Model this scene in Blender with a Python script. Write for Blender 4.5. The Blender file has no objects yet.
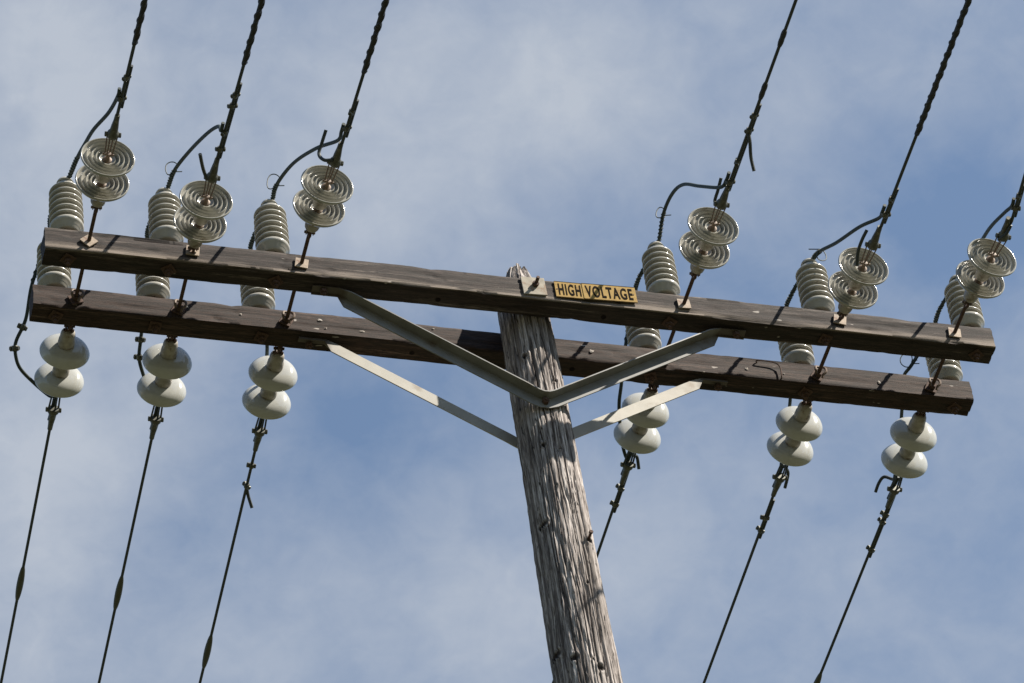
import bpy, math, random
from mathutils import Vector, Matrix, noise
random.seed(7)
C = bpy.context.scene
Z0 = 17.161                                    # height of the crossarm tops above the ground
R = math.radians

# ------------------------------------------------------------------ camera
cd = bpy.data.cameras.new('camera'); cam = bpy.data.objects.new('camera', cd); C.collection.objects.link(cam)
cr = Vector((0.96915924, -0.22623383, -0.09771708)); cu = Vector((-0.10013028, -0.72381875, 0.68268613))
cv = Vector((0.22517615, 0.65184713, 0.72414848))
m = Matrix((cr, cu, -cv)).transposed().to_4x4(); m.translation = Vector((-4.87813519, -13.82998428, 1.6))
cam.matrix_world = m
cd.sensor_width = 36.0; cd.lens = 4406.8 / 1024 * 36.0
cd.clip_start = 0.1; cd.clip_end = 4000
C.camera = cam
C.render.resolution_x = 1024; C.render.resolution_y = 683

# ------------------------------------------------------------------ sun and sky
to_sun = Vector((1.53, -1.02, 1.99)).normalized()
SUN_EL = math.asin(to_sun.z); SUN_ROT = math.atan2(to_sun.x, to_sun.y)
sl = bpy.data.lights.new('sun', 'SUN'); sl.energy = 5.0; sl.angle = R(0.53); sl.color = (1.0, 0.93, 0.82)
so = bpy.data.objects.new('sun', sl); C.collection.objects.link(so)
so.rotation_euler = to_sun.to_track_quat('Z', 'Y').to_euler(); so.location = (20, -20, 40)
w = bpy.data.worlds.new('World'); C.world = w; w.use_nodes = True
nt = w.node_tree; nt.nodes.clear()
def N(tree, typ, **kw):
    n = tree.nodes.new(typ)
    for k, v in kw.items():
        if k.startswith('i_'):
            key = k[2:]
            n.inputs[int(key) if key.isdigit() else key.replace('_', ' ')].default_value = v
        else: setattr(n, k, v)
    return n
def math_node(tree, op, a, b=None, clamp=False):
    n = tree.nodes.new('ShaderNodeMath'); n.operation = op; n.use_clamp = clamp
    for i, x in enumerate((a, b)):
        if x is None: continue
        if isinstance(x, (int, float)): n.inputs[i].default_value = x
        else: tree.links.new(x, n.inputs[i])
    return n.outputs[0]
out = N(nt, 'ShaderNodeOutputWorld'); bg = N(nt, 'ShaderNodeBackground')
bg.inputs['Strength'].default_value = 0.060
sky = N(nt, 'ShaderNodeTexSky', sky_type='NISHITA', sun_disc=False)
sky.sun_elevation = SUN_EL; sky.sun_rotation = SUN_ROT; sky.air_density = 1.3; sky.dust_density = 0.15; sky.ozone_density = 1.4
tc = N(nt, 'ShaderNodeTexCoord')
def wnoise(scale, detail, rough, loc, stretch=(1, 1, 1), dist=0.0):
    mp = N(nt, 'ShaderNodeMapping'); mp.inputs['Location'].default_value = loc; mp.inputs['Scale'].default_value = stretch
    nt.links.new(tc.outputs['Generated'], mp.inputs['Vector'])
    n = N(nt, 'ShaderNodeTexNoise'); n.inputs['Scale'].default_value = scale; n.inputs['Detail'].default_value = detail
    n.inputs['Roughness'].default_value = rough; n.inputs['Distortion'].default_value = dist
    nt.links.new(mp.outputs['Vector'], n.inputs['Vector']); return n.outputs['Fac']
def blob(d, size, amp):                         # a patch of thicker or thinner cloud round a direction in the sky
    vs = N(nt, 'ShaderNodeVectorMath', operation='DISTANCE'); nt.links.new(tc.outputs['Generated'], vs.inputs[0])
    vs.inputs[1].default_value = d
    x = math_node(nt, 'DIVIDE', vs.outputs['Value'], size)
    x = math_node(nt, 'MULTIPLY', x, x)
    x = math_node(nt, 'MULTIPLY', x, -1.0)
    x = math_node(nt, 'POWER', 2.71828, x)
    return math_node(nt, 'MULTIPLY', x, amp)
# cloud cover: thick and thin patches in this side of the sky, broken up by wisps
n1 = math_node(nt, 'ADD', wnoise(22, 5, 0.55, (3.1, 1.7, 0.4), (1, 1.0, 1.2), 0.3), -0.5)
n2 = math_node(nt, 'ADD', wnoise(64, 4, 0.55, (7.1, 0.7, 2.4), (1, 1, 1.25), 0.5), -0.5)
tot = math_node(nt, 'ADD', math_node(nt, 'MULTIPLY', n1, 0.75), math_node(nt, 'MULTIPLY', n2, 0.45))
n3 = math_node(nt, 'ADD', wnoise(150, 4, 0.6, (2.1, 4.7, 1.4), (1, 1, 1.6), 0.6), -0.5)
tot = math_node(nt, 'ADD', tot, math_node(nt, 'MULTIPLY', n3, 0.16))
tot = math_node(nt, 'ADD', tot, blob((0.225, 0.652, 0.724), 0.40, 0.50))
BLOBS = [((0.1350, 0.6285, 0.7660), 0.261),
         ((0.3173, 0.6079, 0.7279), -0.528),
         ((0.1918, 0.6773, 0.7102), -0.327),
         ((0.1230, 0.7058, 0.6976), 0.170),
         ((0.2033, 0.6132, 0.7634), 0.164),
         ((0.2332, 0.6989, 0.6762), 0.230),
         ((0.1242, 0.6647, 0.7367), 0.291),
         ((0.1714, 0.7119, 0.6811), 0.281),
         ((0.2525, 0.6243, 0.7393), -0.391),
         ((0.2530, 0.6119, 0.7494), 0.247),
         ((0.3264, 0.6590, 0.6777), -0.203),
         ((0.1180, 0.6208, 0.7750), 0.213),
         ((0.1976, 0.6372, 0.7449), 0.272),
         ((0.2289, 0.6019, 0.7651), 0.296),
         ((0.1782, 0.6132, 0.7696), 0.191),
         ((0.2050, 0.6908, 0.6933), 0.076),
         ((0.2666, 0.6778, 0.6852), 0.159),
         ((0.2502, 0.6557, 0.7124), -0.174),
         ((0.2080, 0.6622, 0.7199), -0.299),
         ((0.1712, 0.6928, 0.7005), -0.167),
         ((0.2212, 0.6759, 0.7030), 0.132),
         ((0.1113, 0.6377, 0.7622), 0.187),
         ((0.1187, 0.6904, 0.7136), 0.237),
         ((0.1251, 0.7212, 0.6813), 0.215),
         ((0.2822, 0.6268, 0.7263), -0.159),
         ((0.2953, 0.6092, 0.7360), 0.080)]
for d_, a_ in BLOBS: tot = math_node(nt, 'ADD', tot, blob(d_, 0.024, a_))
mr = N(nt, 'ShaderNodeMapRange'); nt.links.new(tot, mr.inputs['Value'])
mr.inputs['From Min'].default_value = 0.02; mr.inputs['From Max'].default_value = 0.97
mr.inputs['To Min'].default_value = 0.10; mr.inputs['To Max'].default_value = 1.0
mx = N(nt, 'ShaderNodeMix', data_type='RGBA'); nt.links.new(math_node(nt, 'POWER', mr.outputs['Result'], 1.22), mx.inputs['Factor'])
nt.links.new(sky.outputs['Color'], mx.inputs['A']); mx.inputs['B'].default_value = (3.66, 4.04, 4.68, 1)
nt.links.new(mx.outputs['Result'], bg.inputs['Color']); nt.links.new(bg.outputs['Background'], out.inputs['Surface'])
C.view_settings.view_transform = 'Standard'; C.view_settings.look = 'None'
C.view_settings.exposure = 1.14; C.view_settings.gamma = 1.0
C.cycles.max_bounces = 10; C.cycles.transmission_bounces = 10

# ------------------------------------------------------------------ materials
def new_mat(name):
    mt = bpy.data.materials.new(name); mt.use_nodes = True
    t = mt.node_tree; return mt, t, t.nodes['Principled BSDF']
def tnoise(t, scale, detail, rough, stretch, loc=(0, 0, 0), dist=0.0):
    c = N(t, 'ShaderNodeTexCoord'); mp = N(t, 'ShaderNodeMapping')
    mp.inputs['Scale'].default_value = stretch; mp.inputs['Location'].default_value = loc
    t.links.new(c.outputs['Object'], mp.inputs['Vector'])
    n = N(t, 'ShaderNodeTexNoise'); n.inputs['Scale'].default_value = scale; n.inputs['Detail'].default_value = detail
    n.inputs['Roughness'].default_value = rough; n.inputs['Distortion'].default_value = dist
    t.links.new(mp.outputs['Vector'], n.inputs['Vector']); return n.outputs['Fac']
def ramp(t, fac, stops):
    r = N(t, 'ShaderNodeValToRGB'); e = r.color_ramp.elements
    while len(e) < len(stops): e.new(0.5)
    for i, (p, c) in enumerate(stops): e[i].position = p; e[i].color = (*c, 1)
    t.links.new(fac, r.inputs['Fac']); return r.outputs['Color']
def mixc(t, fac, a, b, typ='MIX'):
    n = N(t, 'ShaderNodeMix', data_type='RGBA', blend_type=typ)
    for k, x in (('Factor', fac), ('A', a), ('B', b)):
        if isinstance(x, (int, float)): n.inputs[k].default_value = x
        elif isinstance(x, tuple): n.inputs[k].default_value = (*x, 1)
        else: t.links.new(x, n.inputs[k])
    return n.outputs['Result']
def bump(t, b, h, strength, dist):
    n = N(t, 'ShaderNodeBump'); n.inputs['Strength'].default_value = strength; n.inputs['Distance'].default_value = dist
    t.links.new(h, n.inputs['Height']); t.links.new(n.outputs['Normal'], b.inputs['Normal'])

def pole_wood():
    mt, t, b = new_mat('weathered_pole_wood')
    g = tnoise(t, 1, 6, 0.66, (50, 50, 1.5), dist=0.05); big = tnoise(t, 1, 3, 0.5, (7, 7, 1.1), (2, 5, 1))
    fine = tnoise(t, 1, 4, 0.7, (150, 150, 9), (1, 1, 4))
    c = ramp(t, g, [(0.35, (0.035, 0.029, 0.026)), (0.45, (0.13, 0.108, 0.099)), (0.53, (0.345, 0.305, 0.283)), (0.65, (0.58, 0.53, 0.50))])
    c = mixc(t, ramp(t, fine, [(0.45, (0, 0, 0)), (0.62, (0.75, 0.75, 0.75))]), c, (0.085, 0.070, 0.061))
    c = mixc(t, ramp(t, big, [(0.48, (0, 0, 0)), (0.72, (0.6, 0.6, 0.6))]), c, (0.20, 0.176, 0.158))
    pit = tnoise(t, 1, 2, 0.5, (70, 70, 15), (4, 8, 2))
    c = mixc(t, ramp(t, pit, [(0.64, (0, 0, 0)), (0.69, (0.9, 0.9, 0.9))]), c, (0.03, 0.024, 0.021))   # short checks and pits
    a = N(t, 'ShaderNodeAttribute', attribute_name='knot')
    c = mixc(t, a.outputs['Fac'], c, (0.030, 0.022, 0.018))
    t.links.new(c, b.inputs['Base Color']); b.inputs['Roughness'].default_value = 0.85
    b.inputs['Specular IOR Level'].default_value = 0.25
    bump(t, b, math_node(t, 'ADD', g, math_node(t, 'MULTIPLY', fine, 0.5)), 0.7, 0.006)
    return mt
def arm_wood(name, dark, mid, pale, off, brown, band=None):
    mt, t, b = new_mat(name)
    g = tnoise(t, 1, 6, 0.62, (1.6, 46, 46), (off, 0, 0), 0.35); big = tnoise(t, 1, 3, 0.55, (1.3, 9, 9), (off + 3, 2, 1))
    fine = tnoise(t, 1, 4, 0.75, (15, 240, 240), (off, 7, 1)); sp = tnoise(t, 1, 2, 0.5, (9, 26, 26), (off * 2, 3, 3))
    c = ramp(t, g, [(0.38, dark), (0.46, mid), (0.55, mid), (0.70, pale)])
    c = mixc(t, ramp(t, big, [(0.40, (0, 0, 0)), (0.68, (0.75, 0.75, 0.75))]), c, brown)
    c = mixc(t, ramp(t, fine, [(0.45, (0, 0, 0)), (0.57, (0.92, 0.92, 0.92))]), c, dark)
    if band:                                    # bleached lower edge of the face
        cz = N(t, 'ShaderNodeTexCoord'); sx = N(t, 'ShaderNodeSeparateXYZ'); t.links.new(cz.outputs['Object'], sx.inputs[0])
        zz = math_node(t, 'ADD', sx.outputs['Z'], math_node(t, 'MULTIPLY', math_node(t, 'ADD', g, -0.5), 0.11))
        zz = math_node(t, 'ADD', zz, math_node(t, 'MULTIPLY', math_node(t, 'ADD', big, -0.5), 0.10))
        k = ramp(t, math_node(t, 'MULTIPLY', zz, -5.0), [(0.50, (0, 0, 0)), (0.66, (0.85, 0.85, 0.85))])
        fr = ramp(t, math_node(t, 'MULTIPLY', math_node(t, 'ADD', sx.outputs['Y'], 0.0), -8.0), [(0.42, (0, 0, 0)), (0.455, (1, 1, 1))])
        c = mixc(t, math_node(t, 'MULTIPLY', k, fr), c, mixc(t, fine, band, tuple(x * .45 for x in band)))
    vk = N(t, 'ShaderNodeTexVoronoi'); mpk = N(t, 'ShaderNodeMapping'); ck = N(t, 'ShaderNodeTexCoord')
    mpk.inputs['Scale'].default_value = (3.1, 9, 9); mpk.inputs['Location'].default_value = (off, 2, 5); vk.inputs['Scale'].default_value = 1.0
    t.links.new(ck.outputs['Object'], mpk.inputs['Vector']); t.links.new(mpk.outputs['Vector'], vk.inputs['Vector'])
    c = mixc(t, ramp(t, math_node(t, 'ADD', vk.outputs['Distance'], math_node(t, 'MULTIPLY', fine, 0.08)), [(0.12, (0.8, 0.8, 0.8)), (0.20, (0, 0, 0))]), c, dark)   # knots
    c = mixc(t, ramp(t, sp, [(0.735, (0, 0, 0)), (0.76, (0.8, 0.8, 0.8))]), c, (0.42, 0.38, 0.34))   # lichen and chipped spots
    t.links.new(c, b.inputs['Base Color']); b.inputs['Roughness'].default_value = 0.8
    b.inputs['Specular IOR Level'].default_value = 0.3
    bump(t, b, math_node(t, 'ADD', g, math_node(t, 'MULTIPLY', fine, 0.5)), 0.6, 0.005)
    return mt
def plain(name, col, rough, metal=0.0, var=0.25, scale=30, spots=None, bmp=0.0, spec=0.5):
    mt, t, b = new_mat(name)
    n = tnoise(t, scale, 4, 0.6, (1, 1, 1))
    lo = tuple(x * (1 - var) for x in col); hi = tuple(min(1, x * (1 + var)) for x in col)
    c = ramp(t, n, [(0.3, lo), (0.7, hi)])
    if spots:
        s = tnoise(t, scale * 0.6, 5, 0.65, (1, 1, 1), (4, 2, 9))
        c = mixc(t, ramp(t, s, [(spots[1], (0, 0, 0)), (spots[1] + 0.13, (1, 1, 1))]), c, spots[0])
    t.links.new(c, b.inputs['Base Color']); b.inputs['Roughness'].default_value = rough; b.inputs['Metallic'].default_value = metal
    b.inputs['Specular IOR Level'].default_value = spec
    if bmp: bump(t, b, n, bmp, 0.002)
    return mt
M = {}
M['pole'] = pole_wood()
M['front_arm'] = arm_wood('grey_brown_crossarm_wood', (0.013, 0.010, 0.008), (0.042, 0.029, 0.024), (0.20, 0.165, 0.14), 1.0, (0.032, 0.021, 0.017), (0.30, 0.245, 0.20))
M['rear_arm'] = arm_wood('dark_brown_crossarm_wood', (0.013, 0.009, 0.007), (0.044, 0.025, 0.018), (0.15, 0.10, 0.078), 11.0, (0.044, 0.026, 0.019))
M['porcelain'] = plain('grey_white_porcelain', (0.395, 0.398, 0.375), 0.10, 0, 0.06, 22, ((0.34, 0.33, 0.29), 0.60), 0.0, 0.6)
M['porcelain_neck'] = plain('dusty_porcelain_neck', (0.30, 0.275, 0.235), 0.5, 0, 0.2, 40, ((0.15, 0.115, 0.085), 0.54))
M['post'] = plain('grey_porcelain', (0.365, 0.35, 0.31), 0.16, 0, 0.08, 25, ((0.27, 0.25, 0.205), 0.58), 0.0, 0.5)
M['cream'] = plain('cream_skirt_porcelain', (0.44, 0.41, 0.34), 0.3, 0, 0.08, 25)
M['steel'] = plain('dull_galvanised_steel', (0.36, 0.35, 0.315), 0.5, 0.25, 0.12, 14, ((0.27, 0.25, 0.215), 0.60), 0.1)
M['brace'] = plain('galvanised_brace_steel', (0.335, 0.318, 0.282), 0.6, 0.1, 0.12, 9, ((0.22, 0.185, 0.145), 0.60), 0.1)
M['front_brace'] = plain('dark_brace_steel', (0.170, 0.166, 0.157), 0.5, 0.1, 0.2, 9, ((0.11, 0.09, 0.07), 0.58), 0.1)  # front brace, a darker base tone than the rear one
M['rust'] = plain('rusty_iron', (0.070, 0.038, 0.026), 0.85, 0.1, 0.5, 60, ((0.20, 0.11, 0.065), 0.62), 0.4)
M['plate'] = plain('pale_stained_zinc_plate', (0.29, 0.26, 0.21), 0.7, 0.05, 0.22, 30, ((0.20, 0.12, 0.07), 0.53), 0.2, 0.2)
M['tan_plate'] = plain('tan_rusted_plate', (0.30, 0.235, 0.175), 0.7, 0.1, 0.25, 50, ((0.17, 0.085, 0.05), 0.56), 0.3)
M['bronze'] = plain('brown_bronze_link', (0.125, 0.085, 0.058), 0.6, 0.2, 0.3, 60)
for k_ in ('brace', 'front_brace'):              # shade under the arms, painted dark over the bolted ends
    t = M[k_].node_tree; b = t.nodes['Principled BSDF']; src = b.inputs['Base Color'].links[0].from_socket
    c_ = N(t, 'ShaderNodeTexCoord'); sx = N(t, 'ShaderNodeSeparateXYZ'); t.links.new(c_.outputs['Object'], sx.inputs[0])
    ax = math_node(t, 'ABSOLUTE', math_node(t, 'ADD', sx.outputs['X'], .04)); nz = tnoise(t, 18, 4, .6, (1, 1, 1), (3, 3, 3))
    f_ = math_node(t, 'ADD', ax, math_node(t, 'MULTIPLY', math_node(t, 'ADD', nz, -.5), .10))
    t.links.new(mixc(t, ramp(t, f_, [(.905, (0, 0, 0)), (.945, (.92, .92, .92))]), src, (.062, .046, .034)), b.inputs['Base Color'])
M['wire'] = plain('dark_weathered_conductor', (0.032, 0.038, 0.036), 0.62, 0.15, 0.3, 80)
M['jumper'] = plain('dark_green_jumper_cable', (0.032, 0.043, 0.040), 0.62, 0.0, 0.25, 70, None, 0.0, 0.25)
M['armour'] = plain('black_wrapped_wire', (0.018, 0.019, 0.022), 0.6, 0.1, 0.3, 80)
M['clamp'] = plain('tarnished_clamp', (0.085, 0.085, 0.068), 0.5, 0.45, 0.4, 50, ((0.25, 0.24, 0.20), 0.60))
M['sleeve'] = plain('olive_splice_sleeve', (0.060, 0.062, 0.045), 0.6, 0.1, 0.2, 40)
M['yellow'] = plain('faded_yellow_enamel', (0.325, 0.212, 0.068), 0.75, 0, 0.16, 45, ((0.16, 0.085, 0.03), 0.57), 0.0, 0.12)
M['black'] = plain('black_lettering_paint', (0.014, 0.011, 0.010), 0.9, 0, 0.3, 60, None, 0.0, 0.02)
M['ground'] = plain('grass_ground', (0.045, 0.046, 0.022), 0.95, 0, 0.4, 0.4)
M['blocker'] = plain('dark_blocker_ring', (0.040, 0.048, 0.022), 0.95, 0, 0.4, 0.05)
M['chip'] = plain('pale_bare_wood', (0.34, 0.30, 0.26), 0.85, 0, 0.25, 60)
M['ringed'] = plain('ringed_grey_porcelain', (0.30, 0.29, 0.255), 0.14, 0, 0.12, 26, ((0.19, 0.17, 0.135), 0.58), 0.0, 0.6)

# ------------------------------------------------------------------ mesh helpers
class MB:
    def __init__(s): s.v = []; s.f = []
    def add(s, vs, fs):
        o = len(s.v); s.v += [Vector(v) for v in vs]; s.f += [tuple(i + o for i in f) for f in fs]; return s
    def box(s, c, size, rot=None, bev=0.0):
        hx, hy, hz = (x / 2 for x in size); b = min(bev, hx * .9, hy * .9, hz * .9)
        M3 = rot if rot else Matrix.Identity(3)
        if b <= 0:
            vs = [M3 @ Vector((x, y, z)) + Vector(c) for x in (-hx, hx) for y in (-hy, hy) for z in (-hz, hz)]
            return s.add(vs, [(0, 1, 3, 2), (4, 6, 7, 5), (0, 4, 5, 1), (2, 3, 7, 6), (0, 2, 6, 4), (1, 5, 7, 3)])
        vs = []; idx = {}
        for sx in (-1, 1):
            for sy in (-1, 1):
                for sz in (-1, 1):
                    for ax in range(3):
                        p = [sx * (hx - b), sy * (hy - b), sz * (hz - b)]
                        p[ax] = (sx * hx, sy * hy, sz * hz)[ax]
                        idx[(sx, sy, sz, ax)] = len(vs); vs.append(M3 @ Vector(p) + Vector(c))
        F = []
        for ax in range(3):
            o1, o2 = [a for a in range(3) if a != ax]
            for sg in (-1, 1):
                q = []
                for a, bb in ((-1, -1), (1, -1), (1, 1), (-1, 1)):
                    k = [0, 0, 0]; k[ax] = sg; k[o1] = a; k[o2] = bb; q.append(idx[(*k, ax)])
                F.append(tuple(q))
        for ax in range(3):
            o1, o2 = [a for a in range(3) if a != ax]
            for a in (-1, 1):
                for bb in (-1, 1):
                    k0 = [0, 0, 0]; k1 = [0, 0, 0]
                    k0[ax] = -1; k1[ax] = 1; k0[o1] = k1[o1] = a; k0[o2] = k1[o2] = bb
                    F.append((idx[(*k0, o1)], idx[(*k1, o1)], idx[(*k1, o2)], idx[(*k0, o2)]))
        for sx in (-1, 1):
            for sy in (-1, 1):
                for sz in (-1, 1): F.append(tuple(idx[(sx, sy, sz, a)] for a in range(3)))
        return s.add(vs, F)
    def tube(s, pts, r, n=10, caps=True):
        pts = [Vector(p) for p in pts]; k = len(pts); rr = r if isinstance(r, (list, tuple)) else [r] * k
        T = [(pts[min(i + 1, k - 1)] - pts[max(i - 1, 0)]).normalized() for i in range(k)]
        u = T[0].orthogonal().normalized(); vs = []
        for i in range(k):
            u = (u - T[i] * u.dot(T[i])).normalized(); v = T[i].cross(u)
            for j in range(n):
                a = 2 * math.pi * j / n; vs.append(pts[i] + (u * math.cos(a) + v * math.sin(a)) * rr[i])
        fs = [(i * n + j, i * n + (j + 1) % n, (i + 1) * n + (j + 1) % n, (i + 1) * n + j) for i in range(k - 1) for j in range(n)]
        if caps: fs += [tuple(range(n - 1, -1, -1)), tuple((k - 1) * n + j for j in range(n))]
        return s.add(vs, fs)
    def cyl(s, a, b, r, n=12): return s.tube([a, b], r, n)
    def lathe(s, prof, n=40, org=(0, 0, 0), rot=None):
        vs = []; fs = []; rot = rot if rot else Matrix.Identity(3); o = Vector(org); rings = []
        for r, z in prof:
            if r < 1e-6: rings.append([len(vs)]); vs.append(rot @ Vector((0, 0, z)) + o)
            else:
                rings.append([len(vs) + j for j in range(n)])
                vs += [rot @ Vector((r * math.cos(2 * math.pi * j / n), r * math.sin(2 * math.pi * j / n), z)) + o for j in range(n)]
        for A, B in zip(rings, rings[1:]):
            if len(A) == 1 and len(B) == 1: continue
            for j in range(n):
                k = (j + 1) % n
                if len(A) == 1: fs.append((A[0], B[k], B[j]))
                elif len(B) == 1: fs.append((A[j], A[k], B[0]))
                else: fs.append((A[j], A[k], B[k], B[j]))
        return s.add(vs, fs)
    def scaled(s, x, y, z): s.v = [Vector((v.x * x, v.y * y, v.z * z)) for v in s.v]; return s
    def mesh(s, name, mat, smooth=True, sharp=40):
        me = bpy.data.meshes.new(name); me.from_pydata([tuple(v) for v in s.v], [], s.f); me.update()
        import bmesh
        bm = bmesh.new(); bm.from_mesh(me); bmesh.ops.recalc_face_normals(bm, faces=bm.faces); bm.to_mesh(me); bm.free()
        if smooth:
            me.polygons.foreach_set('use_smooth', [True] * len(me.polygons)); me.set_sharp_from_angle(angle=R(sharp))
        if mat: me.materials.append(mat)
        return me
def link(name, me, parent=None, loc=None, quat=None):
    o = bpy.data.objects.new(name, me); C.collection.objects.link(o)
    if parent is not None: o.parent = parent
    if loc is not None: o.location = loc
    if quat is not None: o.rotation_mode = 'QUATERNION'; o.rotation_quaternion = quat
    return o
def thing(name, label, cat, loc, group=None, quat=None):
    o = link(name, None, None, Vector(loc) + Vector((0, 0, Z0)), quat); o.empty_display_size = 0.05
    o['label'] = label; o['category'] = cat; o['kind'] = 'thing'
    if group: o['group'] = group
    return o
def part(name, mb, mat, parent, org=(0, 0, 0), smooth=True, sharp=40):
    """mesh given in crossarm coordinates, placed under a thing whose origin is org"""
    o_ = Vector(org)
    mb.v = [v - o_ for v in mb.v]
    return link(name, mb.mesh(name, mat, smooth, sharp), parent)
def spline(pts, n=10):
    P = [Vector(p) for p in pts]; P = [2 * P[0] - P[1]] + P + [2 * P[-1] - P[-2]]; o = []
    for i in range(1, len(P) - 2):
        for k in range(n):
            t = k / n; a, b, c, d = P[i - 1:i + 3]
            o.append(0.5 * ((2 * b) + (c - a) * t + (2 * a - 5 * b + 4 * c - d) * t * t + (3 * b - a - 3 * c + d) * t ** 3))
    o.append(P[-2]); return o
def helix(path, r, turns, per=14, phase=0.0):
    path = [Vector(p) for p in path]; k = len(path); o = []
    L = [0.0]
    for a, b in zip(path, path[1:]): L.append(L[-1] + (b - a).length)
    n = int(turns * per); u = (path[1] - path[0]).normalized().orthogonal().normalized(); j = 0
    for i in range(n + 1):
        s = L[-1] * i / n
        while j < k - 2 and L[j + 1] < s: j += 1
        f = (s - L[j]) / max(1e-9, L[j + 1] - L[j]); p = path[j].lerp(path[j + 1], f); T = (path[j + 1] - path[j]).normalized()
        u = (u - T * u.dot(T)).normalized(); v = T.cross(u); a = phase + 2 * math.pi * i / per
        o.append(p + (u * math.cos(a) + v * math.sin(a)) * r)
    return o
def rotz(v):                                     # 3x3 matrix taking +Z to v
    return Vector(v).normalized().to_track_quat('Z', 'Y').to_matrix()
def hexnut(mb, c, axis, r, h):
    m3 = rotz(axis); return mb.lathe([(0, -h / 2), (r * .9, -h / 2), (r, -h / 2 + .002), (r, h / 2 - .002), (r * .9, h / 2), (0, h / 2)], 6, c, m3)

# ------------------------------------------------------------------ dimensions (metres)
H, W, SEP = 0.1435, 0.1189, 0.3651
XL, XR = -2.400, 2.300
YF, YB = -SEP / 2, SEP / 2
FF, FB = YF - W / 2, YB - W / 2                  # faces of the two arms towards the viewer
PX = [-2.285, -1.807, -1.293, 0.646, 1.437, 2.214]        # posts
WHERE = ['leftmost', 'second from the left', 'third from the left', 'fourth from the left', 'fifth from the left', 'rightmost']

# ------------------------------------------------------------------ ground
gm = MB().add([(-1500, -1500, 0), (1500, -1500, 0), (1500, 1500, 0), (-1500, 1500, 0)], [(0, 1, 2, 3)])
g = link('ground', gm.mesh('ground', M['ground'], False)); g['kind'] = 'structure'

# unseen hill-shaped ring, added to block low sky light round the horizon
def horizon_blocker():
    vs = []; fs = []; na = 240; rad = [(350, -1, 0), (520, .25, 0), (700, .7, 1), (900, 1.0, 1), (1100, .9, 1), (1400, .3, 1)]
    for k, (rr, hh, nz) in enumerate(rad):
        for j in range(na):
            a = 2 * math.pi * j / na; c_, s_ = math.cos(a), math.sin(a)
            h = hh * (150 + 60 * noise.noise((c_ * 2, s_ * 2, 1)) + 30 * noise.noise((c_ * 7, s_ * 7, k)) * nz) if hh > 0 else -2
            vs.append((rr * c_, rr * s_, h))
    for k in range(len(rad) - 1):
        for j in range(na): fs.append((k * na + j, k * na + (j + 1) % na, (k + 1) * na + (j + 1) % na, (k + 1) * na + j))
    h = link('horizon_blocker', MB().add(vs, fs).mesh('horizon_blocker', M['blocker']), None); h['kind'] = 'structure'
horizon_blocker()

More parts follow.
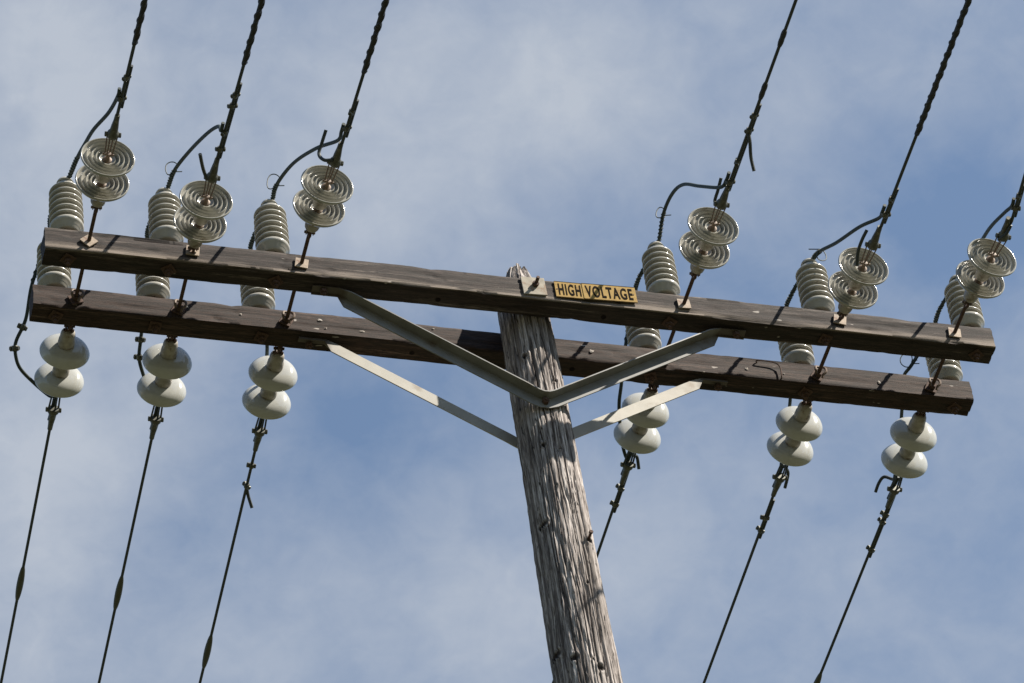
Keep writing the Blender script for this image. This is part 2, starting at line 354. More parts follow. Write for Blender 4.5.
# ------------------------------------------------------------------ pole
def pole_axis(z):
    return -0.02 + 0.0192 * max(0, -z)
def pole_r(z):
    if z >= 0.04: return 0.122 - 0.07 * min(1, (z - 0.04) / 0.27) ** 1.1
    if z > -2.4: return 0.123 + 0.0112 * -z
    return 0.150 + 0.0035 * (-z - 2.4)
KN = [(-0.08, -.401, .013), (.042, -.571, .013), (-.06, -1.022, .012), (-.10, -1.509, .015), (.09, -1.627, .013), (-.115, -2.296, .016),
      (-.062, -2.376, .016), (.045, -2.448, .017), (.014, -2.397, .008), (.014, -1.052, .007), (.045, -1.917, .008), (-.03, -1.30, .006), (.06, -1.4, .006)]
def build_pole():
    root = thing('utility_pole', 'weathered grey wooden pole with deep vertical cracks and dark knots', 'utility pole', (0, 0, -Z0))
    NA = 300; zs = []; z = 0.315
    while z > -2.9: zs.append(z); z -= 0.008
    while z > -Z0 - 0.3: zs.append(z); z -= 0.25
    vs = []; kn = []
    for z in zs:
        fine = z > -3
        r0 = pole_r(z); ax = pole_axis(z)
        for j in range(NA):
            a = 2 * math.pi * j / NA; ca, sa = math.cos(a), math.sin(a); d = 0; k = 0
            if fine:
                q = Vector((ca * .13, sa * .13, z))
                d += 0.006 * noise.noise((q.x * 9, q.y * 9, q.z * 1.6))
                wob = 0.09 * noise.noise((q.x * 12 + 5, q.y * 12, q.z * 4))
                n1 = noise.noise((q.x * 30 + wob, q.y * 30 + 3, q.z * 1.1)); n2 = noise.noise((q.x * 80 + wob * 2, q.y * 80 + 9, q.z * 2.2 + 4))
                n3 = noise.noise((q.x * 130, q.y * 130 + 2, q.z * 14))
                c1 = max(0, 1 - abs(n1) * 9); c2 = max(0, 1 - abs(n2) * 6)
                msk = max(0, min(1, 0.55 + 1.5 * noise.noise((q.x * 8, q.y * 8 + 20, q.z * 1.1))))
                d -= 0.018 * c1 * msk + 0.009 * c2 * (1.2 - msk * .6) + 0.0032 * n3
                d += 0.004 * n1
            x = (r0 + d) * ca + ax; y = (r0 + d) * sa
            if z > 0.0:                           # bevelled, broken top
                y *= 1 - 0.1 * z / .3
            if fine and sa < 0:
                for kx, kz, kr in KN:
                    e = math.hypot(x - kx - ax * 0, (z - kz) * 0.8) / kr
                    if e < 2.2:
                        dn = math.exp(-(e * 1.1) ** 2)
                        k = max(k, min(1, 1.5 * math.exp(-(e * 1.25) ** 4))); y += 0.012 * dn - 0.006 * math.exp(-((e - 1.3) * 2.5) ** 2)
            zz = z
            if z > 0.02: zz += 0.022 * (z / .3) * (noise.noise((ca * 2.3, sa * 2.3, 0)) + .5 * noise.noise((ca * 7, sa * 7, 4)))
            vs.append((x, y, zz)); kn.append(k)
    fs = [(i * NA + j, (i + 1) * NA + j, (i + 1) * NA + (j + 1) % NA, i * NA + (j + 1) % NA) for i in range(len(zs) - 1) for j in range(NA)]
    vs.append((0, 0, zs[0] + .02)); kn.append(0); t = len(vs) - 1
    fs += [(t, j, (j + 1) % NA) for j in range(NA)]
    mb = MB().add(vs, fs); mb.v = [v + Vector((0, 0, Z0)) for v in mb.v]
    me = mb.mesh('shaft', M['pole'], True, 70)
    at = me.attributes.new('knot', 'FLOAT', 'POINT'); at.data.foreach_set('value', kn)
    link('shaft', me, root)
    b = MB(); ax = pole_axis(-1.56)
    b.tube([(0.092, -.08, -1.615), (0.092, -.160, -1.612)], .007, 8); hexnut(b, (0.092, -.160, -1.612), (0, 1, 0), .011, .010)
    part('step_bolt', b, M['rust'], root, (0, 0, -Z0))
build_pole()

# ------------------------------------------------------------------ crossarms
def beam_mesh(yc, seed, name, mat):
    hw, hh = W / 2, H / 2; sec = []
    nside = 9
    def side(a, b):
        return [(a[0] + (b[0] - a[0]) * i / nside, a[1] + (b[1] - a[1]) * i / nside) for i in range(nside)]
    e = .006
    cs = [(-hw + e, -hh), (hw - e, -hh), (hw, -hh + e), (hw, hh - e), (hw - e, hh), (-hw + e, hh), (-hw, hh - e), (-hw, -hh + e)]
    for i in range(8):
        if i % 2 == 0: sec += side(cs[i], cs[(i + 1) % 8])
        else: sec += [cs[i]]
    n = len(sec); nx = 560; vs = []
    for i in range(nx + 1):
        x = XL + (XR - XL) * i / nx
        for (y, z) in sec:
            q = Vector((x, y, z)); s = Vector((seed, seed * .3, 0))
            n1 = noise.noise(Vector((x * 1.1, y * 34, z * 34)) + s); n2 = noise.noise(Vector((x * 2.5, y * 70, z * 70)) + s * 2)
            crack = max(0, 1 - abs(n1) * 8) ** 2
            edge = max(0, (abs(y) / hw + abs(z) / hh) - 1.75) / .25
            chip = edge * max(0, noise.noise(Vector((x * 14, y * 40, z * 40)) + s * 3) - .1) * .007
            k = 1 - (0.006 * crack + 0.0022 * n2 + chip * .6) / .055 * 0.9
            dx = 0.004 * noise.noise(Vector((0, y * 30, z * 30)) + s) if i in (0, nx) else 0
            vs.append((x + dx, yc + y * k + 0.001 * noise.noise((x * .8, seed, 0)), -hh + z * k + .0012 * noise.noise((x * .9, seed, 5))))
    fs = [(i * n + j, i * n + (j + 1) % n, (i + 1) * n + (j + 1) % n, (i + 1) * n + j) for i in range(nx) for j in range(n)]
    # end faces
    for base, x in ((0, XL), (nx * n, XR)):
        c = len(vs); vs.append((x, yc, -hh)); fs += [(c, base + j, base + (j + 1) % n) for j in range(n)]
    mb = MB().add(vs, fs); return mb
def crossarm(yc, name_label, mat, seed):
    org = (0, yc, 0)
    root = thing('crossarm', name_label, 'crossarm', org)
    part('beam', beam_mesh(yc, seed, 'beam', mat), mat, root, org, True, 50)
    return root, org
fa, fo = crossarm(YF, 'grey brown wooden crossarm in front of the pole, carrying the yellow sign', M['front_arm'], 2.0)
ra, ro = crossarm(YB, 'dark brown wooden crossarm behind the pole, the lower one in view', M['rear_arm'], 31.0)
# square centre plate and through bolt on the front arm
rot = Matrix.Rotation(R(2.6), 3, 'Y').inverted()
pl = MB().box((-.037, FF - .006, -.062), (.118, .008, .122), Matrix.Rotation(R(-2.8), 3, 'Y'), .002)
pp = part('washer_plate', pl, M['plate'], fa, fo, False)
b = MB(); b.tube([(-.03, FF, -.058), (-.027, FF - .062, -.054)], .0085, 10); hexnut(b, (-.03, FF - .019, -.057), (0, 1, 0), .0175, .017)
part('through_bolt', b, M['rust'], fa, fo)
# empty bolt holes bored in the undersides, and bits of stuff on the rear arm
for x in (-.52, .30):
    h = MB().lathe([(0, -.001), (.013, -.001), (.013, .001), (0, .001)], 14, (x + .02, YF + .012, -H - .001)); part('bolt_hole', h, M['black'], fa, fo, False)
for x in (-.55, .25):
    h = MB().lathe([(0, -.001), (.013, -.001), (.013, .001), (0, .001)], 14, (x, YB + .005, -H - .001)); part('bolt_hole', h, M['black'], ra, ro, False)
st = MB().tube(spline([(1.19, FB + .004, -.03), (1.19, FB - .012, -.026), (1.27, FB - .014, -.03), (1.30, FB - .014, -.06), (1.30, FB - .012, -.125), (1.30, FB + .004, -.13)], 8), .0035, 6)
part('wire_staple', st, M['rust'], ra, ro)
def chip(x, z, sx, sz, seed):
    n = 14; vs = [(x, FB - .0045, z)]
    for j in range(n):
        a = 2 * math.pi * j / n; k = .7 + .5 * noise.noise((math.cos(a) * 1.6 + seed, math.sin(a) * 1.6, seed))
        vs.append((x + sx * k * math.cos(a), FB - .002, z + sz * k * math.sin(a)))
    fs = [(0, 1 + j, 1 + (j + 1) % n) for j in range(n)]
    part('paint_fleck', MB().add(vs, fs), M['chip'], ra, ro, False)
for i, (x, z, sx, sz) in enumerate([(-1.66, -.055, .016, .008), (-1.40, -.068, .012, .007), (-1.01, -.052, .022, .010), (-.985, -.105, .009, .006), (-.805, -.100, .018, .009),
                                    (-.45, -.03, .008, .005), (.34, -.072, .016, .013), (1.13, -.085, .010, .014), (1.32, -.092, .008, .006), (1.815, -.085, .009, .016), (1.5, -.03, .006, .005)]):
    chip(x, z, sx, sz, i * 3.7)

# ------------------------------------------------------------------ braces: bent angle iron
def brace(side, label):
    yv = -.140 if side < 0 else .148           # plane of the upright flange
    ye = YF if side < 0 else YB
    org = (0, yv, -.75)
    root = thing('crossarm_brace', label, 'brace', org)
    zt = -H - .010; zb = -.735
    A = [(-1.115, zt), (-.985, zt), (-.93, zt - .028), (-.150, zb + .067), (-.115, zb + .045), (-.085, zb + .024), (-.062, zb + .010), (-.042, zb + .002), (-.018, zb + .002), (.002, zb + .010), (.025, zb + .024), (.055, zb + .045), (.09, zb + .067), (.84, zt - .028), (.90, zt), (1.03, zt)]
    fw = .062; sh = .058; th = .006; vs = []; fs = []
    n = len(A)
    for i, (x, z) in enumerate(A):
        a = A[max(0, i - 1)]; b_ = A[min(n - 1, i + 1)]; t = Vector((b_[0] - a[0], 0, b_[1] - a[1])).normalized(); nn = Vector((-t.z, 0, t.x))
        ends = i in (0, 1, n - 2, n - 1)
        drop = 0.014 if ends else fw           # the ends are flattened under the arm
        sg = side
        base = Vector((x, yv, z))
        se = (.030 if side > 0 else .050) if ends else sh
        ys = [0, sg * se, sg * se, sg * th, sg * th, 0]
        us = [0, 0, -th, -th, -drop, -drop]
        for y_, u_ in zip(ys, us): vs.append(base + nn * u_ + Vector((0, y_, 0)))
    for i in range(n - 1):
        for j in range(6): fs.append((i * 6 + j, i * 6 + (j + 1) % 6, (i + 1) * 6 + (j + 1) % 6, (i + 1) * 6 + j))
    fs += [tuple(range(6)), tuple((n - 1) * 6 + j for j in range(5, -1, -1))]
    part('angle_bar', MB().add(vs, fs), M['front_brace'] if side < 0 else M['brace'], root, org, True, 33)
    for x in (-1.06, .985):
        h = MB(); yy = yv + side * .032; hexnut(h, (x, yy, zt - .020), (0, 0, 1), .019, .020); h.cyl((x, yy, zt - .02), (x, yy, zt - .042), .009, 8)
        part('bolt', h, M['rust'], root, org)
    h = MB(); c = yv + side * .004
    hexnut(h, (-.03, c + side * .012, zb - .026), (0, 1, 0), .018, .022); h.cyl((-.03, c, zb - .026), (-.03, c + side * .030, zb - .026), .009, 8)
    part('bolt', h, M['rust'], root, org)
brace(-1, 'grey angle iron V brace bolted to the front of the pole, larger looking')
brace(1, 'pale flat looking V brace passing behind the pole, up to the lower crossarm')

# ------------------------------------------------------------------ sign
def sign():
    org = (.272, FF - .006, -.059); q = Matrix.Rotation(R(-1.9), 3, 'Y').to_quaternion()
    root = thing('warning_sign', 'yellow metal HIGH VOLTAGE sign in two plates on the front crossarm', 'sign', org, None, q)
    for word, x0, x1, dy, ang in (('HIGH', -.204, -.062, 0.0, 0.8), ('VOLTAGE', -.066, .202, -.0026, -.3)):
        b = MB().box((0, 0, 0), (x1 - x0, .003, .112), None, .001)
        qq = Matrix.Rotation(R(ang), 3, 'Y').to_quaternion()
        p = link('sign_plate', b.mesh('sign_plate', M['yellow'], False), root, ((x0 + x1) / 2, dy, 0), qq)
        hx = (x1 - x0) / 2 - .003; hz = .053
        for z in (-hz - .001, hz + .001):
            fr = MB().box((0, -.0019, z), (2 * hx + .005, .0008, .0022))
            link('border_line', fr.mesh('border_line', M['black'], False), p)
        cu_ = bpy.data.curves.new('lettering', 'FONT'); cu_.body = word; cu_.align_x = 'CENTER'; cu_.align_y = 'CENTER'
        cu_.size = .104; cu_.extrude = .0006; cu_.offset = .0022; cu_.space_character = 1.2
        tmp = bpy.data.objects.new('t', cu_); C.collection.objects.link(tmp); bpy.context.view_layer.update()
        me = bpy.data.meshes.new_from_object(tmp.evaluated_get(bpy.context.evaluated_depsgraph_get()))
        bpy.data.objects.remove(tmp)
        xs = [v.co.x for v in me.vertices]; ys = [v.co.y for v in me.vertices]
        tw = (x1 - x0) - (.030 if word == 'HIGH' else .032); sx = tw / (max(xs) - min(xs)); sz = .080 / (max(ys) - min(ys))
        cx = (max(xs) + min(xs)) / 2; cy = (max(ys) + min(ys)) / 2
        me.transform(Matrix(((sx, 0, 0, -cx * sx), (0, 0, -1, -.0024), (0, sz, 0, -cy * sz), (0, 0, 0, 1))))
        me.materials.clear(); me.materials.append(M['black'])
        link('lettering', me, p, (.002 if word == 'HIGH' else -.002, 0, 0))
        for x in ((-.95,) if word == 'HIGH' else (.95,)):
            nl = MB().lathe([(0, -.002), (.004, -.001), (.004, .001), (0, .001)], 8, (x * (hx - .004), -.002, .0), rotz((0, -1, 0)))
            link('nail', nl.mesh('nail', M['rust']), p)
sign()

# ------------------------------------------------------------------ post insulators
NS = 7
def post_profile():
    P = [(.050, .022), (.058, .028), (.064, .046), (.0775, .058), (.0815, .065), (.0825, .073), (.080, .081), (.066, .094), (.0615, .098)]
    for k in range(1, NS):
        z = .0705 + .0405 * k; R_ = .0825 - .0011 * max(0, k - 3)
        P += [(.0605, z - .004), (.063, z - .0015), (R_ - .007, z - .004), (R_ - .002, z - .003), (R_, z + .0015), (R_ - .0015, z + .007), (R_ - .010, z + .014), (.065, z + .023), (.061, z + .027)]
    return P
pp_ = post_profile(); ztop = pp_[-1][1]
body_me = MB().lathe([(0, .022)] + pp_ + [(.055, ztop + .006), (0, ztop + .006)], 44).mesh('shed_body', M['post'], True, 55)
head_me = MB().lathe([(0, ztop + .004), (.054, ztop + .004), (.055, ztop + .014), (.047, ztop + .022), (.034, ztop + .026), (.032, ztop + .036), (.036, ztop + .042), (.042, ztop + .048), (.038, ztop + .060), (.02, ztop + .066), (0, ztop + .067)], 32).mesh('head', M['post'], True, 50)
skirt_me = MB().lathe([(.034, .0), (.036, .002), (.036, .022), (.0, .0235)], 36).mesh('base_collar', M['rust'], True, 50)
def pin_mesh():
    b = MB(); b.cyl((0, 0, .02), (0, 0, -H - .045), .010, 10); b.box((0, 0, -H - .006), (.058, .058, .006)); hexnut(b, (0, 0, -H - .020), (0, 0, 1), .020, .018)
    return b.mesh('mounting_pin', M['rust'], True, 40)
pin_me = pin_mesh()
HEAD_Z = ztop + .038
for arm, yc, wh in ((0, YF, 'standing on the front crossarm'), (1, YB, 'standing on the rear crossarm')):
    for i, x in enumerate(PX):
        if arm == 0: lab = f'ribbed grey post insulator on the front, upper crossarm, {WHERE[i]} of its row'
        else: lab = f'ribbed grey post insulator on the rear, lower crossarm, {WHERE[i]} of its row'
        t = thing('post_insulator', lab, 'insulator', (x, yc, 0.001), 'ribbed post insulators on the crossarms',
                  Matrix.Rotation(R(random.uniform(0, 360)), 3, 'Z').to_quaternion())
        link('shed_body', body_me, t); link('head', head_me, t); link('base_collar', skirt_me, t); link('mounting_pin', pin_me, t)

# ------------------------------------------------------------------ strain insulators
def ringed_disc():                              # a porcelain disc whose ringed underside faces along +Z
    z = -.026
    P = [(0, -.020), (.042, -.020), (.062, -.0165), (.082, -.0095), (.100, .001), (.114, .014), (.1225, .025), (.1268, .032), (.1275, .035), (.1262, .0385), (.1235, .0405), (.1205, .0395), (.1175, .033), (.1145, .024),
        (.110, .0205), (.1055, .0215), (.103, .027), (.101, .0355), (.0985, .038), (.096, .0355), (.0935, .025), (.0885, .0175), (.0835, .0185), (.081, .025), (.0785, .0345), (.076, .037), (.0735, .0345),
        (.071, .023), (.0665, .0155), (.062, .0165), (.0595, .023), (.0575, .033), (.055, .0355), (.0525, .033), (.050, .021), (.046, .014), (.042, .015), (.040, .022), (.0375, .0275), (.0345, .0265), (.032, .020), (.026, .018), (0, .018)]
    return MB().lathe([(r_, h_ + z) for r_, h_ in P], 64).mesh('disc', M['ringed'], True, 60)
def cap_mesh():
    return MB().lathe([(r_, h_ - .026) for r_, h_ in [(0, -.112), (.018, -.112), (.029, -.107), (.034, -.098), (.0365, -.082), (.0365, -.060), (.0395, -.057), (.0415, -.032), (.0405, -.0205), (0, -.0205)]], 26).mesh('cap', M['porcelain_neck'], True, 45)
def gpin_mesh():
    return MB().lathe([(0, -.0075), (.023, -.0075), (.022, -.003), (.014, .001), (.0095, .005), (.0085, .022), (.012, .028), (.012, .036), (0, .038)], 16).mesh('pin', M['bronze'], True, 50)
gd_me, cap_me, gp_me = ringed_disc(), cap_mesh(), gpin_mesh()
# porcelain bell seen from its cap side
def bell():
    return MB().lathe([(0, -.020), (.042, -.020), (.062, -.0185), (.082, -.0145), (.100, -.007), (.113, .004), (.1215, .018), (.1253, .029), (.1243, .037), (.1195, .043), (.113, .0445), (.108, .039),
        (.101, .026), (.095, .027), (.091, .040), (.085, .040), (.081, .022), (.071, .020), (.067, .034), (.061, .034), (.055, .013), (.03, .008), (0, .008)], 56).scaled(.965, .965, .90).mesh('porcelain_bell', M['porcelain'], True, 60)
def neck():
    return MB().lathe([(0, -.112), (.018, -.112), (.029, -.107), (.034, -.098), (.0365, -.082), (.0365, -.060), (.0395, -.057), (.0415, -.032), (.0405, -.0205), (0, -.0205)], 26).mesh('cap', M['porcelain_neck'], True, 45)
bell_me, neck_me = bell(), neck()
bp_me = MB().lathe([(0, .0085), (.020, .0085), (.018, .018), (.0105, .022), (.0095, .045), (.014, .050), (.014, .056), (0, .058)], 14).mesh('pin', M['rust'], True, 50)

SL = .05
NB = [(-2.193, -.612), (-1.699, -.425), (-1.1655, -.600), (.719, -.600), (1.511, -.448), (2.114, -.604)]
NA_ = [(-2.194, -.768), (-1.698, -.576), (-1.157, -.750), (.7205, -.757), (1.5155, -.610), (2.1255, -.754)]
FC = [(-2.197, .437), (-1.700, .434), (-1.178, .445), (.696, .441), (1.487, .427), (2.085, .422)]
FD = [(-2.194, .619), (-1.695, .615), (-1.175, .628), (.697, .614), (1.487, .597), (2.090, .602)]
NEAR, FAR = [], []
for i in range(6):
    d = Vector((NA_[i][0] - NB[i][0], NA_[i][1] - NB[i][1], 0)); sp = d.length; d.normalize(); d.z = -SL; d.normalize()
    p0 = Vector((*NB[i], -.076)); q = d.to_track_quat('Z', 'Y')
    lab = ['leftmost pair of grey discs with ringed undersides, beside the left end of the upper crossarm', 'second pair of ringed discs from the left, overlapping the upper crossarm',
           'third pair of ringed discs from the left, above a long rusty eye bolt', 'pair of ringed discs just right of the yellow sign',
           'pair of ringed discs second from the right, hanging close to the upper crossarm', 'rightmost pair of ringed discs, above the right end of the upper crossarm'][i]
    t = thing('disc_insulator_string', lab, 'insulator', p0, 'ringed disc insulators on the front crossarm', q)
    for k in range(2):
        dd = link('disc', gd_me, t, (0, 0, k * sp), Matrix.Rotation(random.uniform(0, 6), 3, 'Z').to_quaternion())
        link('cap', cap_me, dd); link('pin', gp_me, dd)
    b = MB()
    for sx in (-.017, .017): b.box((sx, 0, -.143), (.005, .026, .050), None, .002)
    b.cyl((-.026, 0, -.160), (.026, 0, -.160), .007, 8); b.cyl((-.026, 0, -.130), (.026, 0, -.130), .007, 8)
    link('clevis', b.mesh('clevis', M['bronze']), t)
    NEAR.append((p0, d, p0 + d * sp, p0 - d * .163))
    d = Vector((FD[i][0] - FC[i][0], FD[i][1] - FC[i][1], 0)); sp = d.length; d.normalize(); d.z = -SL * .6; d.normalize()
    p0 = Vector((*FC[i], -.098)) - d * .012; q = d.to_track_quat('Z', 'Y')
    lab = ['leftmost pair of grey porcelain bells under the lower crossarm, mostly in shade', 'second pair of porcelain bells from the left, under the lower crossarm',
           'third pair of porcelain bells from the left, half sunlit under the lower crossarm', 'pair of porcelain bells right of the pole, crossed by the pale brace',
           'pair of porcelain bells second from the right under the lower crossarm', 'rightmost pair of porcelain bells under the lower crossarm'][i]
    t = thing('porcelain_insulator_string', lab, 'insulator', p0, 'porcelain bell insulators on the rear crossarm', q)
    for k in range(2):
        dd = link('porcelain_bell', bell_me, t, (0, 0, k * sp), Matrix.Rotation(random.uniform(0, 6), 3, 'Z').to_quaternion())
        link('cap', neck_me, dd); link('pin', bp_me, dd)
    b = MB()
    for sx in (-.015, .015): b.box((sx, 0, -.125), (.006, .030, .050), None, .002)
    b.cyl((-.026, 0, -.140), (.026, 0, -.140), .0075, 8); b.cyl((-.026, 0, -.112), (.026, 0, -.112), .0075, 8)
    link('clevis', b.mesh('clevis', M['rust']), t)
    FAR.append((p0, d, p0 + d * sp, p0 - d * .150))

# ------------------------------------------------------------------ eye bolts through both crossarms
EL = ['leftmost rusty eye bolt, with a diamond washer on the upper crossarm', 'second eye bolt from the left, hidden behind ringed discs at the upper crossarm',
      'long rusty eye bolt third from the left, running through both crossarms', 'rusty eye bolt just right of the yellow sign, through both crossarms',
      'eye bolt second from the right, its front end behind ringed discs', 'rightmost long rusty eye bolt, above the right end of both crossarms']
for i in range(6):
    a = NEAR[i][3]; z_ = FAR[i][3]
    if z_.y < YB + W / 2 + .012: z_ = Vector((z_.x, YB + W / 2 + .012, z_.z))
    org = ((a.x + z_.x) / 2, 0, -.07)
    t = thing('eye_bolt', EL[i], 'eye bolt', org, 'eye bolts through both crossarms')
    ax = (z_ - a).normalized()
    at = lambda y: a + (z_ - a) * ((y - a.y) / (z_.y - a.y))
    b = MB(); b.tube([a + ax * .016, z_ - ax * .007], .0095, 10); part('rod', b, M['rust'], t, org)
    for p, s_ in ((a, 1), (z_, -1)):
        b = MB(); ring = [p + Vector((0, math.cos(k * math.pi / 8) * .020, math.sin(k * math.pi / 8) * .020)) for k in range(17)]
        b.tube(ring, .0075, 8, False); part('eye', b, M['rust'], t, org)
    tilt = [45, 5, 8, -4, 10, 4][i]
    for face, sg, rr, big in ((FF, -1, tilt, .064), (YF + W / 2, 1, 5, .058), (FB, -1, tilt + 20, .060), (YB + W / 2, 1, 12, .060)):
        c = at(face + sg * .0065); 
        b = MB().box(c, (big, .007, big), Matrix.Rotation(R(rr), 3, 'Y'), .0015)
        part('square_washer', b, M['tan_plate'] if face == FF else M['rust'], t, org, False)
        if sg < 0 and face == FB or sg > 0:
            b = MB(); hexnut(b, at(face + sg * .022), (0, 1, 0), .021, .020)
            part('nut', b, M['rust'], t, org)
    # curled split spring washer at the rear arm
    c = at(FB - .045); b = MB()
    b.tube(spline([c + Vector((.0, 0, .022)), c + Vector((.024, -.008, .008)), c + Vector((.026, -.010, -.020)), c + Vector((.012, -.004, -.036)), c + Vector((.006, .004, -.052))], 6), .0065, 7)
    b.tube(spline([c + Vector((.0, 0, .020)), c + Vector((-.022, -.008, .010)), c + Vector((-.026, -.010, -.014)), c + Vector((-.020, 0, -.030))], 6), .0065, 7)
    part('cotter', b, M['bronze'], t, org)

# ------------------------------------------------------------------ conductors
AN = [.005, .0176, .0171, -.0058, -.0148, -.1068]; AF = [.0138, .0108, .0095, -.0166, -.0141, -.0217]
def clampobj(t, org, c, ax, big=1.0, roll=0.0):
    b = MB(); m3 = rotz(ax); ax = Vector(ax).normalized()
    side = m3 @ Vector((math.cos(roll), math.sin(roll), 0))
    b.lathe([(0, -.016 * big), (.014 * big, -.016 * big), (.017 * big, -.010 * big), (.017 * big, .010 * big), (.014 * big, .016 * big), (0, .016 * big)], 10, c, m3)
    b.tube([c - side * .026 * big, c + side * .030 * big], .007 * big, 8)
    hexnut(b, c + side * .022 * big, side, .0155 * big, .014 * big); hexnut(b, c - side * .020 * big, side, .0135 * big, .012 * big)
    part('clamp', b, M['clamp'], t, org)
def line(i, near):
    p0, d, pl_, _ = (NEAR if near else FAR)[i]
    sg = -1 if near else 1; a = (AN if near else AF)[i]
    pin = pl_ + d * (.034 if near else .054); st = pl_ + d * .26
    # wire runs from st; slope chosen so that it stays nearly level and sags
    rows = ['leftmost', 'second from the left', 'third from the left', 'fourth from the left', 'second from the right', 'rightmost']
    if near: lab = ['leftmost dark wire rising to the top edge from the leftmost ringed discs', 'dark wire rising from the second ringed discs, with a double row of clamps',
                    'dark wire rising from the third ringed discs, with a hooked tail at its end', 'dark wire rising from the ringed discs right of the yellow sign',
                    'long black wrapped wire rising from the ringed discs second from the right', 'short stretch of wire leaving the right edge from the rightmost ringed discs'][i]
    else: lab = ['leftmost wire dropping from the leftmost porcelain bells, with an olive splice sleeve', 'wire dropping from the second porcelain bells, with an olive splice sleeve',
                 'wire dropping from the third porcelain bells, with clamps near its top and a low sleeve', 'wire running down behind the pole from the porcelain bells beside it',
                 'wire dropping from the porcelain bells second from the right, no sleeve', 'rightmost wire dropping from the rightmost porcelain bells'][i]
    org = tuple(pin)
    t = thing('power_line', lab, 'power line', org, 'wires on the near side' if near else 'wires on the far side')
    Lg = 46.0
    def at(s):                                   # s metres beyond st along the line
        return Vector((st.x + a * s, st.y + sg * s, st.z - SL * s + SL * s * s / Lg))
    ss = [0, .3, .6, 1, 1.5, 2, 3, 4, 6, 8, 11, 15, 20, 26, 33, 40, 46]
    part('wire', MB().tube([st - d * .03] + [at(s) for s in ss], .0080 if near else .0075, 9), M['wire'], t, org)
    ax = (at(.1) - at(0)).normalized(); m3 = rotz(d)
    # dead-end: four thin links from the last pin to a tapering grip
    b = MB(); ys = pl_ + d * (.155 if near else .222)
    wx = Vector((.97, 0, -.1)); wx = (wx - d * wx.dot(d)).normalized(); wz = d.cross(wx)
    for k, (u_, v_) in enumerate(((-.022, .008), (-.009, -.010), (.006, .010), (.020, -.008))):
        o0 = wx * u_ * .75 + wz * v_; o1 = wx * u_ * 1.15 + wz * v_
        b.tube([pin + o0 - d * .008, ys + o1], .0032 if near else .0045, 6)
    for e_ in (pin - d * .006, ys): b.tube([e_ - wx * .027, e_ + wx * .027], .005, 7)
    part('link_rods', b, M['bronze'] if near else M['wire'], t, org)
    b = MB(); side = m3 @ Vector((1, 0, 0))
    b.lathe([(0, -.012), (.026, -.012), (.029, 0), (.027, .014), (.020, .022), (.018, .05), (.0135, .09), (.012, .125), (0, .125)], 14, ys, rotz(ax))
    for sd in (-1, 1): hexnut(b, ys + side * sd * .030, side, .013, .016)
    part('dead_end_grip', b, M['clamp'], t, org)
    s0 = st.y
    cl_n = {0: [-1.15, -1.28], 1: [-.915, -1.02, -1.19, -1.257], 2: [-1.126, -1.23], 3: [-1.06, -1.19, -1.397, -1.49], 4: [-.97, -1.07], 5: [-1.10, -1.18]}
    cl_f = {0: [], 1: [], 2: [1.065, 1.2], 3: [.98, 1.09], 4: [1.085, 1.17], 5: [.985, 1.035, 1.23]}
    for k, y in enumerate((cl_n if near else cl_f)[i]):
        clampobj(t, org, at((y - s0) * sg), ax, .85, .4 + random.uniform(-.5, .5) + (k % 2) * .5)
    cls = (cl_n if near else cl_f)[i]
    if near and i in (0, 1, 2, 4, 5):            # helical armour wrapped round the wire
        y0 = [-1.49, -1.455, -1.48, 0, -1.50, -1.6][i]
        pth = [at((y0 - s0) * sg + k * .1) for k in range(26)]
        b = MB(); b.tube(pth, [.0125 + .002 * noise.noise((k * .9, i * 5, 0)) for k in range(26)], 9)
        for ph in (0, 2.6): b.tube(helix(pth, .0112, 15 + i, 12, ph), .0058, 6)
        part('armour_wrap', b, M['armour'], t, org)
    if near and i == 3:
        for y0, ln in ((-1.60, .10), (-1.93, .10)):
            pth = [at((y0 - s0) * sg + ln * k / 6) for k in range(7)]
            b = MB().tube(pth, [.010, .013, .0135, .0125, .014, .013, .010], 9); part('wrap', b, M['armour'], t, org)
    if near and i in (0, 1, 2, 3):               # tie strand between clamps
        pass
    tails = {'n1': [(-1.782, -.88, -.11), (-1.754, -.80, -.112), (-1.724, -.74, -.123)], 'n2': [(-1.198, -.98, .045), (-1.21, -.93, .008), (-1.221, -.9, -.038), (-1.203, -.91, -.089), (-1.165, -.93, -.105)],
             'n3': [(.708, -1.0, -.003), (.702, -.95, -.034), (.696, -.9, -.065), (.722, -.92, -.09)], 'n4': [(1.47, -.84, -.075), (1.452, -.8, -.105), (1.446, -.74, -.126), (1.453, -.68, -.159)],
             'n5': [(2.144, -1.0, -.11), (2.132, -.95, -.121), (2.112, -.9, -.110)], 'f2': [(-1.17, 1.2, -.115), (-1.15, 1.26, -.13), (-1.125, 1.3, -.178)],
             'f3': [(.715, .78, -.08), (.743, .8, -.07), (.762, .85, -.103)], 'f4': [(1.505, .77, -.06), (1.541, .82, -.058), (1.543, .9, -.085)],
             'f5': [(2.092, .8, -.05), (2.057, .82, -.018), (2.036, .85, -.034), (2.03, .9, -.05)]}
    tl = tails.get(('n' if near else 'f') + str(i))
    if tl: part('tail', MB().tube(spline(tl, 8), .0085, 8), M['wire'], t, org)
    if near and i == 3:
        part('tail', MB().tube(spline([at(1.39 - abs(s0)), (.731, -1.36, -.154), (.747, -1.3, -.19), (.766, -1.26, -.241)], 8), .0085, 8), M['wire'], t, org)
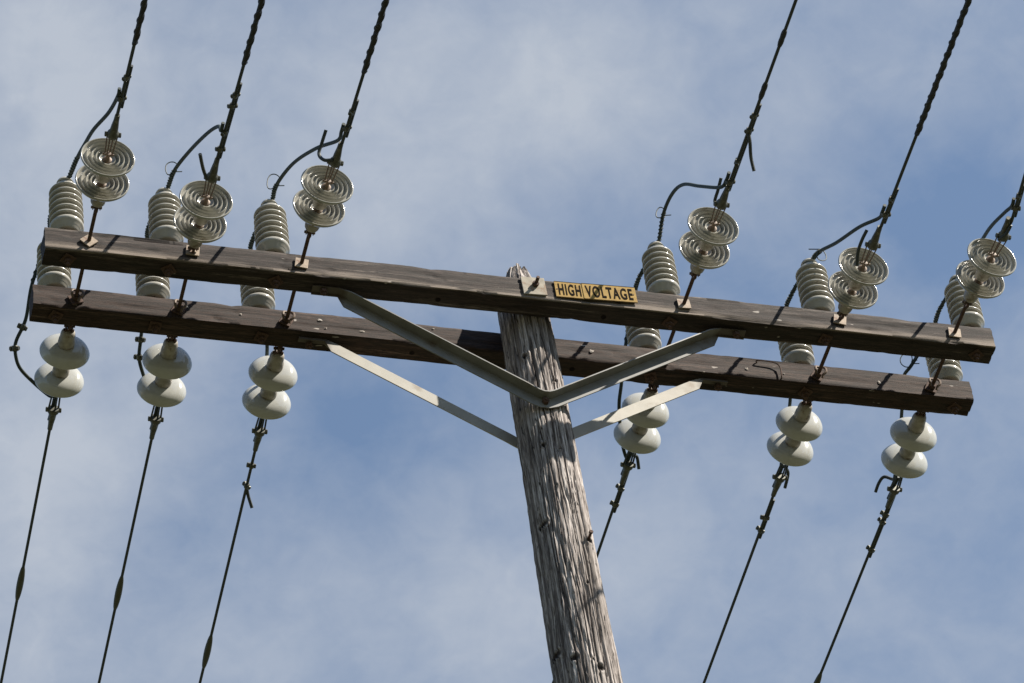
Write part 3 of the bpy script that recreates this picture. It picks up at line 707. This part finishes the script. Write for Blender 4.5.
    if not near and i in (0, 1, 2, 5):
        y0 = {0: 1.99, 1: 1.995, 2: 2.35, 5: 2.24}[i]
        pth = [at(y0 - s0 + (k - 6) * .019) for k in range(13)]
        part('splice_sleeve', MB().tube(pth, [.008 + .010 * math.sin(math.pi * k / 12) ** .7 for k in range(13)], 10), M['sleeve'], t, org)
    if not near and i in (3, 4, 5):               # second strand laid along the wire between clamps
        lo, hi = cls[0] - .12, cls[-1] + .06
        pth = [at(y - s0) + Vector((.014, 0, .006)) for y in (lo, (lo + hi) / 2, hi)]
        part('tail', MB().tube(pth, .0075, 7), M['wire'], t, org)
    if near:
        lo, hi = cls[0] + .06, cls[-1] - .07
        pth = [at((y - s0) * sg) + Vector((.013, 0, .007)) for y in (lo, (lo + hi) / 2, hi)]
        part('tail', MB().tube(pth, .0075, 7), M['wire'], t, org)
    return at, s0
ATN, ATF = [], []
for i in range(6):
    ATN.append(line(i, True)); ATF.append(line(i, False))

# ------------------------------------------------------------------ jumpers over the posts
JN = [[(-2.215, -.95, .03), (-2.247, -.75, .14), (-2.255, -.58, .24), (-2.265, -.4, .33)],
      [(-1.69, -.9, .08), (-1.71, -.75, .2), (-1.745, -.5, .35), (-1.785, -.33, .395)],
      [(-1.145, -.97, -.01), (-1.19, -.75, .18), (-1.24, -.5, .35), (-1.28, -.3, .41)],
      [(.70, -.99, -.06), (.68, -.8, .16), (.68, -.6, .40), (.675, -.45, .50), (.67, -.3, .515)],
      [(1.515, -.9, -.05), (1.48, -.75, .05), (1.46, -.5, .21), (1.45, -.3, .36)],
      [(2.13, -1.0, -.02), (2.15, -.8, .11), (2.19, -.6, .24), (2.22, -.35, .35)]]
JS = [-1.15, -1.02, -1.09, -1.06, -.97, -1.10]
JF = [[(-2.37, .3, .20), (-2.385, .42, .075), (-2.42, .5, 0), (-2.42, .54, -.04), (-2.39, .6, -.08), (-2.31, .68, -.09), (-2.22, .77, -.075)],
      [(-1.82, .35, .15), (-1.825, .44, .03), (-1.82, .52, -.01), (-1.79, .6, -.03), (-1.72, .74, -.06)],
      [(-1.24, .3, .18), (-1.21, .4, .05), (-1.19, .55, .02), (-1.18, .72, -.05)],
      [(.59, .32, .18), (.58, .42, .04), (.59, .53, -.01), (.64, .7, -.07), (.685, .79, -.10)],
      [(1.44, .3, .18), (1.45, .4, .04), (1.46, .55, -.03), (1.48, .74, -.08)],
      [(2.08, .25, .225), (2.05, .32, .20), (2.06, .4, .15), (2.07, .48, .1), (2.09, .66, .0), (2.09, .78, -.08)]]
JL = ['leftmost jumper cable looping past the left ends of both crossarms', 'jumper cable over the second posts from the left, with a loose tie loop',
      'jumper cable arching over the third posts from the left', 'jumper cable arching high over the posts just right of the yellow sign',
      'green tinted jumper cable over the fifth posts, with a curled tie', 'rightmost jumper cable, passing behind the rightmost ringed discs']
for i in range(6):
    at, s0 = ATN[i]; st = at(abs(JS[i]) - abs(s0)) + Vector((-.016, 0, .012))
    pre = at(abs(JS[i]) + .05 - abs(s0)) + Vector((-.016, 0, .012))
    hx = PX[i] + .010; hz = HEAD_Z + .030
    f1 = Vector((hx, YF, hz)); f2 = Vector((hx - .03, YB, hz))
    af, sf = ATF[i]; grip = af(-.10) + Vector((0, 0, .02))
    bow = Vector((hx - .048, 0, hz - .03))
    pts = [pre, st] + [Vector(p) for p in JN[i]] + [f1, bow, f2] + [Vector(p) for p in JF[i]] + [grip, af(.04) + Vector((-.010, 0, .012))]
    pth = spline(pts, 12); org = tuple(f1)
    t = thing('jumper_cable', JL[i], 'cable', org, 'jumper cables over the post insulators')
    part('cable', MB().tube(pth, .0090, 10), M['jumper'], t, org)
    k1 = (2 + len(JN[i])) * 12
    for base, dirn in ((k1, -1), (k1, 1), (k1 + 24, -1), (k1 + 24, 1)):
        seg = pth[base - 13:base + 1] if dirn < 0 else pth[base:base + 13]
        part('tie_wire', MB().tube(helix(seg, .0105, 9 if dirn < 0 else 6, 10), .0026, 5), M['jumper'], t, org)
    # tie round the insulator head
    for yc in (YF, YB):
        c = Vector((PX[i], yc, HEAD_Z)); ring = [c + Vector((math.cos(a * math.pi / 12) * .036, math.sin(a * math.pi / 12) * .036, .003 * math.sin(a))) for a in range(25)]
        part('tie_wire', MB().tube(ring, .0035, 5, False), M['jumper'], t, org)
    # loose curled end of the tie
    if i in (1, 2, 3, 4, 5):
        c = pth[k1 - (11 if i != 5 else -37)]; s_ = 1 if i != 4 else -1
        rl = .030 + .006 * (i % 3); cc = c + Vector((-rl * .35 * s_, -.01, rl * .9 * s_))
        cur = [cc + Vector((math.cos(a_) * rl * (.75 + .2 * math.sin(a_ + i)), .012 * math.sin(a_ * .5), math.sin(a_ + .35) * rl * 1.3)) for a_ in [(-.9 + k * .62) * s_ for k in range(11)]]
        cur = [c] + cur + [c + Vector((.045 * s_, 0, .02))]
        part('tie_wire', MB().tube(spline(cur, 8), .0028, 5), M['jumper'], t, org)
    if i == 0:
        for k in (k1 + 24 + 12 * 2 + 4, k1 + 24 + 12 * 3 + 8): clampobj(t, org, pth[k], pth[k + 1] - pth[k], .9, .5)
    if i == 1:
        for k in (k1 + 24 + 12 * 2, k1 + 24 + 12 * 3): clampobj(t, org, pth[k], pth[k + 1] - pth[k], .9, .5)
